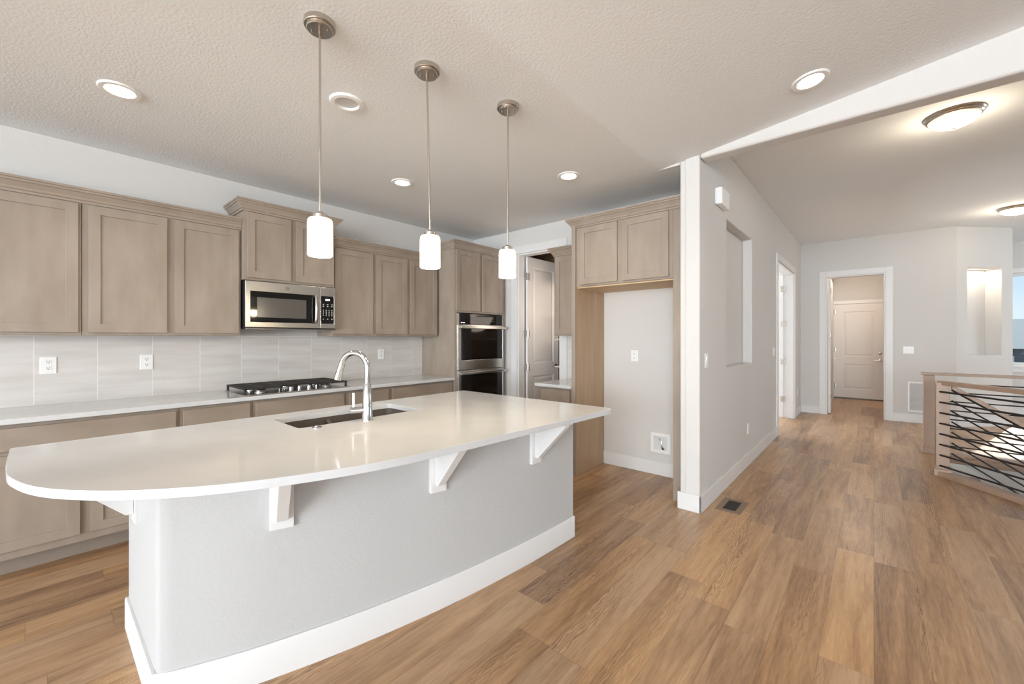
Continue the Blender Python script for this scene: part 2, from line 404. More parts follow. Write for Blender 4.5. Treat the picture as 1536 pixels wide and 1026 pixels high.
# wall between kitchen/pantry and hall
DY0, DY1, DZ = 6.80, 8.41, 2.45
NY0, NY1, NZ0, NZ1 = 4.166, 5.216, 1.085, 2.455
outer = [(YS, 0), (DY0, 0), (DY0, DZ), (DY1, DZ), (DY1, 0), (YF + .12, 0), (YF + .12, ZH), (3.53, ZH), (3.5, zslope(XS)+.05), (YS, zslope(XS)+.05)]
m = MB(); m.slab(outer, [rect(NY0, NY1, NZ0, NZ1)], FX(XS - .10), 0, .10); m.slab(outer, [], FX(XS - .15), 0, .05)
struct(m.build('wall_hall_left', M['wall'], bevel=.012, segs=3), 'wall end and hall wall with tall recessed niche')
# far hall wall with mudroom opening, and angled wall with niche
MX0, MX1, MZ = -.645, .142, 2.445
m = MB(); m.slab([(XS, 0), (MX0, 0), (MX0, MZ), (MX1, MZ), (MX1, 0), (.953, 0), (.953, ZH), (XS, ZH)], [], lambda a, b, c: (a, YF + c, b), 0, .12)
struct(m.build('wall_far', M['wall']), 'far hall wall with the mudroom opening')
q2 = math.sqrt(.5); FA = frame2((.953, YF), (q2, q2))
LA = .935
m = MB(); nz = rect(.178, .752, 1.09, 2.44)
m.slab(rect(0, LA, 0, ZH), [nz], FA, -.22, 0); m.slab(rect(.10, LA, 0, ZH), [], FA, -.27, -.22)
struct(m.build('wall_angled', M['wall'], bevel=.01), 'angled wall with a lit niche beyond the stairs')
xe, ye = .953 + LA * q2, YF + LA * q2
struct(MB().box(xe - .14, xe - .02, ye + .02, YE + .12, 0, ZH).build('wall_entry_left', M['wall']))
# entry wall with window
EX0, EX1, EZ0, EZ1 = 1.70, 3.3, .87, 2.52
m = MB(); m.slab(rect(xe - .1, XR, 0, ZH), [rect(EX0, EX1, EZ0, EZ1)], lambda a, b, c: (a, YE + c, b), 0, .14)
struct(m.build('wall_entry', M['wall']))
m = MB()
for (a0, a1, b0, b1) in ((EX0 - .09, EX0, EZ0 - .09, EZ1 + .09), (EX1, EX1 + .09, EZ0 - .09, EZ1 + .09), (EX0, EX1, EZ1, EZ1 + .09), (EX0 - .13, EX1 + .13, EZ0 - .03, EZ0), (EX0 - .09, EX1 + .09, EZ0 - .12, EZ0 - .03)):
    m.box(a0, a1, YE - .02 - (.04 if b1 == EZ0 else 0), YE, b0, b1)
for (a0, a1, b0, b1) in ((EX0, EX0 + .05, EZ0, EZ1), (EX1 - .05, EX1, EZ0, EZ1), (EX0, EX1, EZ0, EZ0 + .05), (EX0, EX1, EZ1 - .05, EZ1), (2.48, 2.52, EZ0, EZ1)):
    m.box(a0, a1, YE + .04, YE + .09, b0, b1)
w1 = struct(m.build('window_1', M['trim'], bevel=.003), 'entry window looking out at the street')
MB().box(EX0 + .05, EX1 - .05, YE + .06, YE + .066, EZ0 + .05, EZ1 - .05).build('pane', M['glass'], w1)
# great room walls behind and right of the camera, with window openings
wins_n = [rect(-3.7, -.7, .2, 2.5), rect(0, 4.6, .3, 3.1)]
m = MB(); m.slab([(XL - .15, 0), (XR, 0), (XR, zslope(XR)), (XC, ZC), (XL - .15, ZC)], wins_n, lambda a, b, c: (a, YN + c, b), -.15, 0)
struct(m.build('wall_near', M['wall']))
wins_r = rect(-5, 0, .4, 2.6)
m = MB(); m.slab(rect(YN, YE, 0, 3.7), [wins_r, rect(8.3, 10.5, .55, 2.45)], FX(XR), 0, .15)
struct(m.build('wall_right', M['wall']))
wi = 2
for k, (a0, a1, b0, b1) in enumerate(((-3.7, -.7, .2, 2.5), (0, 4.6, .3, 3.1))):
    m = MB()
    for (p, q, r_, s_) in ((a0, a0 + .07, b0, b1), (a1 - .07, a1, b0, b1), (a0, a1, b0, b0 + .07), (a0, a1, b1 - .07, b1), ((a0 + a1) / 2 - .04, (a0 + a1) / 2 + .04, b0, b1)):
        m.box(p, q, YN - .12, YN - .05, r_, s_)
    w_ = struct(m.build('window_%d' % wi, M['trim'])); wi += 1
    MB().box(a0 + .07, a1 - .07, YN - .10, YN - .095, b0 + .07, b1 - .07).build('pane', M['glass'], w_)
m = MB()
for (p, q, r_, s_) in ((-5, -4.93, .4, 2.6), (-.07, 0, .4, 2.6), (-5, 0, .4, .47), (-5, 0, 2.53, 2.6), (-2.54, -2.46, .4, 2.6)):
    m.box(XR + .05, XR + .12, p, q, r_, s_)
w_ = struct(m.build('window_%d' % wi, M['trim'])); wi += 1
MB().box(XR + .09, XR + .095, -4.93, -.07, .47, 2.53).build('pane', M['glass'], w_)
m = MB()  # unseen window added to go with the entry fill light
for (p, q, r_, s_) in ((8.3, 8.37, .55, 2.45), (10.43, 10.5, .55, 2.45), (8.3, 10.5, .55, .62), (8.3, 10.5, 2.38, 2.45), (9.36, 9.44, .55, 2.45)):
    m.box(XR + .05, XR + .12, p, q, r_, s_)
w_ = struct(m.build('window_%d' % wi, M['trim'])); wi += 1
MB().box(XR + .09, XR + .095, 8.37, 10.43, .62, 2.38).build('pane', M['glass'], w_)
# mudroom, bedroom and pantry shells
m = MB(); m.box(-.82, -.70, YF + .12, 12.1, 0, ZC); m.box(.19, .31, YF + .12, 12.1, 0, ZC); m.box(-.7, .19, 11.98, 12.1, 0, ZC); m.box(-.82, .31, YF + .12, 12.1, ZC, ZC + .1)
struct(m.build('wall_mudroom', M['wall']), 'mudroom walls beyond the far opening')
BX = -4.45
m = MB(); m.box(BX, XS - .15, 6.4, 6.5, 0, ZC); m.box(BX, XS - .15, 10.0, 10.1, 0, ZC); m.box(BX, XS - .15, 6.4, 10.1, ZC, ZC + .1)
m.slab(rect(6.4, 10.1, 0, ZC), [rect(7.2, 9.2, .7, 2.3)], FX(BX), -.12, 0)
struct(m.build('wall_bedroom', M['wall']))
m = MB(); m.box(XL, XS - .15, 4.95, 5.05, 0, ZC); m.box(-2.45, -2.35, YB + .12, 4.95, 0, ZC); m.box(XL - .1, XS - .15, YB + .12, 5.05, ZC, ZC + .1)
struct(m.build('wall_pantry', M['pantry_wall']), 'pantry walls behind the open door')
struct(MB().box(XL - .3, XS - .15, 5.0, 6.45, ZC, ZC + .1).build('ceiling_bedroom', M['ceiling']))
# ------------------------------------------------------------------ baseboards
BH, BT = .135, .015
def baseboard(name, boxes):
    m = MB()
    for b in boxes: m.box(*b)
    return struct(m.build(name, M['trim'], bevel=.004))
baseboard('baseboard_hall_left', [(XS, XS + BT, YS - BT, DY0 - .09, 0, BH), (XS, XS + BT, DY1 + .09, YF, 0, BH), (XS - .15 - BT, XS + BT, YS - BT, YS, 0, BH)])
baseboard('baseboard_far', [(XS, MX0 - .09, YF - BT, YF, 0, BH), (MX1 + .09, .953, YF - BT, YF, 0, BH)])
m = MB(); m.fbox(FA, 0, LA, 0, BH, 0, BT); struct(m.build('baseboard_angled', M['trim'], bevel=.004))
baseboard('baseboard_alcove', [(-2.215, -1.268, YB - BT, YB, 0, BH)])
baseboard('baseboard_entry', [(xe, XR, YE - BT, YE, 0, BH), (xe - .02, xe - .02 + BT, ye + .1, YE, 0, BH)])
# ------------------------------------------------------------------ door trims and doors
def casing_y(name, x0, x1, z, y, w=.09, t=.018, back=.12, lab=None):
    m = MB(); m.box(x0 - w, x0, y - t, y, 0, z + w); m.box(x1, x1 + w, y - t, y, 0, z + w); m.box(x0, x1, y - t, y, z, z + w)
    m.box(x0, x0 + .02, y, y + back, 0, z); m.box(x1 - .02, x1, y, y + back, 0, z); m.box(x0 + .02, x1 - .02, y, y + back, z - .02, z)
    return struct(m.build(name, M['trim'], bevel=.003), lab)
casing_y('trim_1', PX0, PX1, PZ, YB, .095, lab='white casing around the pantry opening')
casing_y('trim_2', MX0, MX1, MZ, YF, .095, lab='white casing around the mudroom opening')
m = MB(); w = .09
m.box(XS, XS + .018, DY0 - w, DY0, 0, DZ + w); m.box(XS, XS + .018, DY1, DY1 + w, 0, DZ + w); m.box(XS, XS + .018, DY0, DY1, DZ, DZ + w)
m.box(XS - .15, XS, DY0, DY0 + .02, 0, DZ); m.box(XS - .15, XS, DY1 - .02, DY1, 0, DZ); m.box(XS - .15, XS, DY0 + .02, DY1 - .02, DZ - .02, DZ)
struct(m.build('trim_3', M['trim'], bevel=.003), 'white casing around the bright side-room doorway')
# panelled door leaf: frame F(a along width from hinge, b up, c out), recessed moulded panels on both faces
def door_leaf(F, w, h, t, panels, parent, z0=.012, mat='door'):
    m = MB()
    m.slab(rect(0, w, z0, h), [rect(*p) for p in panels], F, 0, t)
    for p in panels:
        a0, a1, b0, b1 = p
        for (c0, c1, ci) in ((0, .012, 1), (t, t - .012, -1)):
            o = [(a0, b0), (a1, b0), (a1, b1), (a0, b1)]; i = [(a0 + .022, b0 + .022), (a1 - .022, b0 + .022), (a1 - .022, b1 - .022), (a0 + .022, b1 - .022)]
            j = [(a0 + .05, b0 + .05), (a1 - .05, b0 + .05), (a1 - .05, b1 - .05), (a0 + .05, b1 - .05)]
            vo = [m.bm.verts.new(F(x, y, c0)) for x, y in o]; vi = [m.bm.verts.new(F(x, y, c1)) for x, y in i]; vj = [m.bm.verts.new(F(x, y, c0 + ci * .004)) for x, y in j]
            for k in range(4):
                k2 = (k + 1) % 4
                m.bm.faces.new([vo[k], vo[k2], vi[k2], vi[k]]); m.bm.faces.new([vi[k], vi[k2], vj[k2], vj[k]])
            m.bm.faces.new(vj)
    return m.build('leaf', M[mat], parent)
def hinge(F, a, z, parent, t):
    m = MB(); m.fbox(F, a - .032, a + .032, z - .045, z + .045, t, t + .003)
    hp = [F(a, z - .05, t + .006), F(a, z + .05, t + .006)]; m.tube(hp, .007, 8)
    return m.build('hinge', M['nickel'], parent)
def lever(F, a, z, c, parent, dirn=-1, mat='nickel', both=None):
    m = MB()
    for cc, s in ((c, 1),) + (((both, -1),) if both is not None else ()):
        A = Vector(F(a, z, cc)); Nn = (Vector(F(a, z, cc + s * .01)) - A).normalized()
        m.lathe([(.026, 0), (.026, .006), (.02, .010), (.010, .012), (.010, .045)], A, 20, Nn)
        p = A + Nn * .045; e = Vector(F(a + dirn * .11, z, cc)) + Nn * .045
        m.tube([p, p.lerp(e, .3), p.lerp(e, .7), e], [.011, .010, .008, .007], 10)
    return m.build('lever_handle', M[mat], parent, smooth=True)
# pantry door, swung into the pantry
ang = R(90.5); hx, hy = -3.432, 4.196
u = (math.cos(ang), math.sin(ang)); FD = frame2((hx, hy), u)
d1 = struct(thing('door_1', 'white two-panel pantry door standing open beside the oven cabinet', None, (hx, hy, 0)))
door_leaf(FD, .70, 2.42, .035, [(.11, .59, 1.02, 2.30), (.11, .59, .2, .86)], d1)
for z in (2.16, 1.42, .98, .28): hinge(FD, 0.0, z, d1, .035)
lever(FD, .64, .97, .035, d1, -1, 'bronze', 0.0)
# mudroom hall door: open leaf seen nearly edge on
hx, hy = -.622, YF + .11
u = (math.cos(R(91)), math.sin(R(91))); FD = frame2((hx, hy), u)
d2 = struct(thing('door_2', 'white hall door swung open into the mudroom, seen edge on', None, (hx, hy, 0)))
door_leaf(FD, .76, 2.42, .035, [(.12, .64, 1.02, 2.30), (.12, .64, .2, .86)], d2)
for z in (2.2, 1.42, .3): hinge(FD, 0.0, z, d2, .035)
lever(FD, .70, .97, .035, d2, -1, 'nickel')
# exterior mudroom door
y = 11.95
d3 = struct(thing('door_3', 'white two-panel door closed at the end of the mudroom', None, (-.69, y, 0)))
FD = lambda a, b, c: (-.685 + a, y - c, b)
door_leaf(FD, .85, 2.115, .03, [(.17, .69, .95, 1.95), (.17, .69, .22, .78)], d3, .03)
m = MB(); m.box(-.70, -.685, y - .05, y + .03, 0, 2.20); m.box(.165, .19, y - .05, y + .03, 0, 2.20); m.box(-.685, .165, y - .05, y + .03, 2.12, 2.20); m.build('casing', M['trim'], d3, .003)
MB().box(-.685, .165, y - .06, y + .03, 0, .025).build('threshold', M['bronze'], d3)
for z in (1.95, 1.1, .3): hinge(FD, 0.004, z, d3, .03)
lever(FD, .785, .88, .03, d3, -1, 'nickel')
MB().lathe([(.03, 0), (.03, .012), (.02, .018), (0, .018)], FD(.785, 1.03, .03), 20, (0, -1, 0)).build('deadbolt', M['nickel'], d3, smooth=True)
# side room door
hx, hy = XS - .15, DY1 - .025
FD = frame2((hx, hy), (-1, 0.0)); FDm = lambda a, b, c: (hx - a, hy - c, b)
d4 = struct(thing('door_4', 'white door open inside the bright side room', None, (hx, hy, 0)))
door_leaf(FDm, .76, 2.42, .035, [(.12, .64, 1.02, 2.30), (.12, .64, .2, .86)], d4, mat='trim')
for z in (2.2, 1.6, .96, .32): hinge(FDm, 0.0, z, d4, .035)
lever(FDm, .70, .97, .035, d4, -1, 'nickel')

# ------------------------------------------------------------------ cabinets
CROWN = [(0, 0), (.010, 0), (.010, .014), (.018, .020), (.022, .032), (.040, .058), (.050, .064), (.050, .074), (.058, .078), (.058, .092), (0, .092)]
def shaker(F, a0, a1, b0, b1, parent, name='door', mat='cab', t=.02, fr=.057):
    m = MB()
    m.slab(rect(a0, a1, b0, b1), [rect(a0 + fr, a1 - fr, b0 + fr, b1 - fr)], F, 0.001, t)
    m.fbox(F, a0 + fr - .004, a1 - fr + .004, b0 + fr - .004, b1 - fr + .004, 0.002, t - .009)
    return m.build(name, M[mat], parent, .0015)
def slab_front(F, a0, a1, b0, b1, parent, name='drawer_front', mat='cab_h', t=.02):
    m = MB(); m.fbox(F, a0, a1, b0, b1, .001, t); return m.build(name, M[mat], parent, .003)
XU = -3.94; XM = -3.885; XT = -3.655; XB = -3.685
FU = FX(XU); FM = FX(XM); FT = FX(XT); FB = FX(XB)
def upper(label, y0, y1, xf, z0, z1, doors, crown_path, dz0, dz1, zc, name='upper_cabinet'):
    t = thing(name, label, 'cabinet', (xf, (y0 + y1) / 2, z0), 'wall cabinets over the long counter')
    MB().box(XL + .002, xf, y0 + .001, y1 - .001, z0, z1).build('cabinet_box', M['cab'], t, .001)
    for (a, b) in doors: shaker(FX(xf), a, b, dz0, dz1, t)
    MB().sweep(crown_path, CROWN, zc).build('crown_moulding', M['cab_h'], t)
    return t
upper('tall greige wall cabinet at the left edge of the photo, above the first outlet', -.728, .187, XU, 1.378, 2.30, [(-.70, -.28), (-.25, .171)], [(XU, .187), (XU, -.728)][::-1], 1.397, 2.243, 2.250)
upper('greige two-door wall cabinet immediately left of the microwave', .187, 1.100, XU, 1.378, 2.30, [(.218, .624), (.667, 1.082)], [(XU, .187), (XU, 1.100)], 1.397, 2.243, 2.250)
upper('short raised two-door greige cabinet above the microwave', 1.101, 1.862, XM, 1.840, 2.45, [(1.127, 1.465), (1.510, 1.848)], [(XL + .06, 1.101), (XM, 1.101), (XM, 1.862), (XL + .06, 1.862)], 1.860, 2.398, 2.405)
upper('narrow single-door greige wall cabinet right of the microwave', 1.863, 2.312, XU, 1.380, 2.30, [(1.886, 2.292)], [(XU, 1.863), (XU, 2.312)], 1.400, 2.235, 2.245)
upper('greige two-door wall cabinet against the oven tower', 2.312, 3.150, XU, 1.380, 2.30, [(2.330, 2.713), (2.752, 3.130)], [(XU, 2.312), (XU, 3.150)], 1.400, 2.235, 2.245)
# oven tower
YT0, YT1 = 3.166, 4.040
OZ0, OZ1, OY0, OY1 = .36, 1.650, 3.208, 3.980
t = thing('oven_cabinet', 'tall greige cabinet tower holding the double oven', 'cabinet', (XT, 3.6, 0))
m = MB(); m.box(XL + .002, XT, YT0, YT0 + .02, 0, 2.46); m.box(XL + .002, XT, YT1 - .02, YT1, 0, 2.46); m.box(XL + .002, XT, YT0 + .02, YT1 - .02, 1.66, 2.46)
m.box(XL + .002, XT, YT0 + .02, YT1 - .02, .1, .35); m.box(XL + .002, XL + .02, YT0 + .02, YT1 - .02, .35, 1.66)
m.box(XT - .02, XT, YT0 + .02, OY0 - .004, .35, 1.66); m.box(XT - .02, XT, OY1 + .004, YT1 - .02, .35, 1.66)
m.build('cabinet_box', M['cab'], t, .001)
shaker(FT, 3.183, 3.571, 1.680, 2.392, t); shaker(FT, 3.598, 3.985, 1.680, 2.392, t)
slab_front(FT, 3.19, 3.98, .13, .33, t)
MB().sweep([(XU + .005, YT0), (XT, YT0), (XT, YT1)], CROWN, 2.400).build('crown_moulding', M['cab_h'], t)
d = bpy.data.lights.new('pantry_fill_light', 'POINT'); d.energy = 15; d.color = (1, .88, .76); d.shadow_soft_size = .3  # added fill light without a fixture, brightens the open pantry door
o = bpy.data.objects.new('pantry_fill_light', d); COL.objects.link(o); o.location = (-2.56, 4.5, 1.75)
# base cabinets
def base(label, y0, y1, drawers, doors):
    t = thing('base_cabinet', label, 'cabinet', (XB, (y0 + y1) / 2, 0), 'base cabinets under the long counter')
    MB().box(XL + .002, XB, y0 + .001, y1 - .001, .105, .873).build('cabinet_box', M['cab'], t, .001)
    MB().box(XL + .002, XB - .085, y0 + .001, y1 - .001, 0, .104).build('toe_kick', M['toe'], t)
    for (a, b) in drawers: slab_front(FB, a, b, .720, .850, t)
    for (a, b) in doors: shaker(FB, a, b, .155, .694, t)
    return t
base('greige base cabinet at the left edge of the photo, left of the first seam', -.262, .652, [(-.240, .633)], [(-.24, .168), (.213, .633)])
base('narrow greige base cabinet left of the cooktop cabinet', .652, 1.107, [(.673, 1.088)], [(.673, 1.088)])
base('greige base cabinet directly under the gas cooktop', 1.107, 1.872, [(1.126, 1.850)], [(1.126, 1.470), (1.506, 1.850)])
base('narrow greige base cabinet right of the cooktop', 1.872, 2.336, [(1.897, 2.316)], [(1.897, 2.316)])
base('greige base cabinet beside the oven tower', 2.336, 3.165, [(2.357, 3.145)], [(2.357, 2.73), (2.77, 3.145)])
# long countertop and backsplash
ct = MB().box(XL + .011, -3.642, -.262, 3.164, .874, .905).build('countertop', M['quartz'], bevel=.003)
tag(ct, 'long white quartz countertop along the left wall', 'countertop')
bs = MB().slab([(-.262, .8755), (3.164, .8755), (3.164, 1.379), (1.8635, 1.379), (1.8635, 1.4315), (1.1005, 1.4315), (1.1005, 1.3775), (-.262, 1.3775)], [], FX(XL), .001, .010).build('tile_backsplash', M['tile'])
tag(bs, 'pale striated tile backsplash behind the cooktop', 'backsplash')

# nook cabinet beside the fridge alcove
t = thing('upper_cabinet', 'small greige wall cabinet beside the open pantry door', 'cabinet', (-2.45, YB, 1.385))
MB().box(-2.645, -2.257, 3.735, YB - .002, 1.385, 2.30).build('cabinet_box', M['cab'], t, .001)
shaker(FY(3.735), -2.622, -2.275, 1.402, 2.243, t)
MB().sweep([(-2.645, YB - .002), (-2.645, 3.735), (-2.257, 3.735)], CROWN, 2.250).build('crown_moulding', M['cab_h'], t)
t = thing('base_cabinet', 'small greige base cabinet beside the open pantry door', 'cabinet', (-2.45, 3.5, 0))
MB().box(-2.665, -2.257, 3.50, YB - .002, .105, .854).build('cabinet_box', M['cab'], t, .001)
MB().box(-2.665, -2.257, 3.58, YB - .002, 0, .104).build('toe_kick', M['toe'], t)
slab_front(FY(3.50), -2.64, -2.285, .70, .832, t); shaker(FY(3.50), -2.64, -2.285, .14, .68, t)
c2 = MB().box(-2.705, -2.256, 3.455, YB - .002, .855, .886).build('countertop', M['quartz'], bevel=.003)
tag(c2, 'short white quartz countertop of the nook beside the fridge alcove', 'countertop')
b2 = MB().box(-2.688, -2.256, YB - .010, YB - .001, .887, 1.384).build('tile_backsplash', M['tile'])
tag(b2, 'narrow pale tile backsplash in the nook by the fridge alcove', 'backsplash')

# fridge surround
t = thing('fridge_surround', 'greige cabinet surround over the empty refrigerator alcove', 'cabinet', (-1.74, 3.5, 0))
MB().box(-2.255, -2.215, 3.50, YB - .001, 0, 2.46).build('side_panel', [M['panel']], t, .002)
MB().box(-2.256, -2.214, 3.478, 3.4995, 0, 2.46).build('edge_strip', M['cab'], t, .001)
MB().box(-1.268, -1.236, 3.50, YB - .001, 0, 2.46).build('side_panel', M['cab'], t, .002)
MB().box(-1.236, -1.172, 3.50, 3.54, 0, 2.46).build('filler', M['cab'], t)
FFr = FY(3.50)
MB().box(-2.214, -1.269, 3.50, YB - .001, 1.862, 2.46).build('cabinet_box', M['cab'], t, .001)
MB().box(-2.214, -1.269, 3.52, YB - .001, 1.850, 1.861).build('cabinet_bottom', M['raw'], t)
shaker(FFr, -2.172, -1.770, 1.880, 2.432, t); shaker(FFr, -1.722, -1.300, 1.880, 2.432, t)
MB().sweep([(-2.255, YB - .002), (-2.255, 3.50), (-1.172, 3.50)], CROWN, 2.440).build('crown_moulding', M['cab_h'], t)

# ------------------------------------------------------------------ island
bb = [(.268, -1.952), (.30, -1.936), (.45, -1.868), (.60, -1.812), (.85, -1.738), (1.12, -1.676), (1.47, -1.613), (1.97, -1.562), (2.42, -1.545)]
def smooth_curve(pts, n):
    out = []
    for i in range(len(pts) - 1):
        p0 = pts[max(i - 1, 0)]; p1 = pts[i]; p2 = pts[i + 1]; p3 = pts[min(i + 2, len(pts) - 1)]
        for k in range(n):
            s = k / n
            out.append(tuple(0.5 * ((2 * b) + (-a + c) * s + (2 * a - 5 * b + 4 * c - d) * s * s + (-a + 3 * b - 3 * c + d) * s ** 3) for a, b, c, d in zip(p0, p1, p2, p3)))
    out.append(pts[-1]); return out
curve = [Vector((x, y)) for y, x in smooth_curve([(p[0], p[1]) for p in bb[1:]], 5)]
def offset_poly(pts, d):
    out = []
    for i, p in enumerate(pts):
        a = pts[max(i - 1, 0)]; b = pts[min(i + 1, len(pts) - 1)]
        tt = (b - a).normalized(); out.append(p + Vector((-tt.y, tt.x)) * d)
    return out
wallc = offset_poly(curve, .014)     # to the left of travel (+y) = -x
XI = -2.645; YI0 = .280; YI1 = 2.42
isl = thing('kitchen_island', 'white curved kitchen island with corbels in the foreground', 'kitchen island', (-2.1, 1.35, 0))
cr = .03
corner = [Vector((wallc[0].x - .045, YI0)), Vector((wallc[0].x - .018, YI0 + .003)), Vector((wallc[0].x - .004, YI0 + .014))]
poly = [(XI, YI0)] + [tuple(p) for p in corner] + [tuple(p) for p in wallc[1:]] + [(XI, YI1)]
bm_ = MB().prism(poly, 0, .64)
bm_.slab(poly, [rect(-2.56, -2.15, .84, 1.625)], W3, .64, .872)
bm_.build('body', M['island_wall'], isl, smooth=True, angle=40)
# baseboard of island (end and curved front)
path = [(XI - .004, YI0)] + [tuple(corner[0] + Vector((.02, 0)))] + [tuple(p) for p in wallc[1:]]
MB().sweep(path, [(0.0005, 0), (.014, 0), (.014, .132), (.010, .140), (.0005, .140)], 0).build('baseboard', M['trim'], isl, smooth=True, angle=40)
def corbel(cx, cy, nx, ny, depth=.24):
    F = frame2((cx, cy), (-ny, nx))   # a along wall, c outward
    n_chk = Vector(F(0, 0, 1)[:2]) - Vector((cx, cy))
    s = 1 if n_chk.dot(Vector((nx, ny))) > 0 else -1
    G = lambda a, b, c: F(a, b, s * c)
    m = MB(); m.fbox(G, -.043, .043, .592, .860, -.012, .020); m.fbox(G, -.043, .043, .860, .873, -.012, depth); p = m.build('corbel', M['trim'], isl, .0015)
    m = MB()
    H = lambda b, c, a: G(a, b, c)
    m.slab([(.8595, .021), (.8595, depth - .012), (.845, depth - .012), (.632, .045), (.632, .021)], [], H, -.021, .021)
    m.build('bracket', M['trim'], p, .0015)
def curve_at(y):
    for a, b in zip(wallc, wallc[1:]):
        if a.y <= y <= b.y:
            s = (y - a.y) / (b.y - a.y); p = a.lerp(b, s); tt = (b - a).normalized(); return p, Vector((tt.y, -tt.x))
for cy in (.650, 1.317, 2.010):
    p, nn = curve_at(cy); corbel(p.x, p.y, nn.x, nn.y, .26)
corbel(-2.33, YI0, 0, -1, .27)
# island countertop with sink cut-out
outl = [(-2.684, -.070), (-2.676, -.078), (-2.38, -.078), (-2.276, -.076), (-2.172, -.069), (-2.086, -.053), (-1.979, -.024), (-1.873, .023), (-1.768, .094), (-1.680, .172), (-1.608, .254), (-1.539, .354), (-1.474, .480), (-1.420, .624), (-1.374, .780), (-1.345, .956), (-1.324, 1.217), (-1.310, 1.46), (-1.300, 1.659), (-1.288, 1.937), (-1.279, 2.141), (-1.268, 2.306), (-1.266, 2.385), (-1.272, 2.420), (-1.300, 2.440), (-1.36, 2.444), (-2.676, 2.430), (-2.684, 2.422)]
def catmull(pts, n=4):
    out = []
    for i in range(len(pts) - 1):
        p0 = pts[max(i - 1, 0)]; p1 = pts[i]; p2 = pts[i + 1]; p3 = pts[min(i + 2, len(pts) - 1)]
        for k in range(n):
            s = k / n
            out.append(tuple(0.5 * ((2 * b) + (-a + c) * s + (2 * a - 5 * b + 4 * c - d) * s * s + (-a + 3 * b - 3 * c + d) * s ** 3) for a, b, c, d in zip(p0, p1, p2, p3)))
    out.append(pts[-1]); return out
outl2 = outl[:2] + catmull(outl[2:26], 3) + outl[26:]
SX0, SX1, SY0, SY1 = -2.535, -2.175, .862, 1.602
def rrect(x0, x1, y0, y1, r, n=5):
    out = []
    for cx, cy, a0 in ((x1 - r, y1 - r, 0), (x0 + r, y1 - r, 90), (x0 + r, y0 + r, 180), (x1 - r, y0 + r, 270)):
        for k in range(n + 1):
            a = R(a0 + 90 * k / n); out.append((cx + r * math.cos(a), cy + r * math.sin(a)))
    return out
it = MB().slab(outl2, [rrect(SX0, SX1, SY0, SY1, .03)], W3, .875, .905).build('island_countertop', M['quartz'], bevel=.004, segs=3)
tag(it, 'large curved white quartz island countertop with sink cut-out', 'countertop')
# sink: undermount double bowl with low divider
sk = thing('sink', 'dark composite double-bowl sink set under the island countertop', 'sink', (-2.355, 1.232, .66))
m = MB(); m.slab(rrect(SX0 - .018, SX1 + .018, SY0 - .018, SY1 + .018, .05), [rrect(SX0 - .004, SX1 + .004, SY0 - .004, SY1 + .004, .045)], W3, .70, .8735)
m.prism(rrect(SX0 - .018, SX1 + .018, SY0 - .018, SY1 + .018, .05), .662, .702)
m.build('basin', M['sink'], sk, smooth=True)
m = MB(); YD = 1.175
m.slab([(SX0 - .003, .702), (SX1 + .003, .702), (SX1 + .003, .862), (SX1 - .03, .835), (SX1 - .08, .826), (SX0 + .08, .826), (SX0 + .03, .835), (SX0 - .003, .862)], [], lambda a, b, c: (a, YD + c, b), -.014, .014)
m.build('divider', M['sink'], sk, .006, segs=3)
for yy in (1.02, 1.39): MB().lathe([(.055, 0), (.055, .004), (.045, .005), (.04, .002), (0, .002)], (-2.36, yy, .702), 24).build('drain', M['steel'], sk, smooth=True)
# faucet
fx, fy, fz = -2.100, 1.191, .905
fc = thing('faucet', 'tall chrome gooseneck pull-down faucet beside the island sink', 'faucet', (fx, fy, fz))
MB().lathe([(.030, 0), (.030, .006), (.027, .012), (.0265, .09), (.020, .20), (.0175, .205)], (fx, fy, fz), 28).build('faucet_body', M['chrome'], fc, smooth=True)
sd = Vector((math.cos(R(209)), math.sin(R(209)), 0)); rr = .080
pts = [Vector((fx, fy, fz + .20)), Vector((fx, fy, fz + .25))]
cz = fz + .292
for k in range(0, 17):
    a = math.pi - (math.pi * .96) * k / 16
    pts.append(Vector((fx, fy, cz)) + sd * (rr + rr * math.cos(a)) + Vector((0, 0, rr * math.sin(a))))
pts = pts[:2] + [p for p in pts[2:]]
MB().tube(pts, .0155, 16).build('spout', M['chrome'], fc, smooth=True)
e0 = pts[-1]; dd = (pts[-1] - pts[-2]).normalized(); dd = (dd + sd * .10).normalized()
MB().tube([e0 - dd * .01, e0 + dd * .015, e0 + dd * .06, e0 + dd * .082], [.0165, .018, .021, .022], 18).build('spray_head', M['chrome'], fc, smooth=True)
ld = Vector((math.cos(R(248)), math.sin(R(248)), 0)); lp = Vector((fx, fy, fz + .062))
hd = MB().tube([lp, lp + ld * .088], .017, 18).build('handle', M['chrome'], fc, smooth=True)
MB().tube([lp + ld * .072 + Vector((0, 0, .012)), lp + ld * .072 + Vector((0, 0, .095))], .0065, 10).build('lever', M['nickel'], hd, smooth=True)
tag(MB().lathe([(.024, 0), (.024, .004), (.019, .007), (.012, .007), (.012, .010), (0, .010)], (-2.128, .930, .905), 24).build('air_switch_button', M['chrome'], smooth=True), 'small round chrome button on the island counter left of the faucet', 'button')

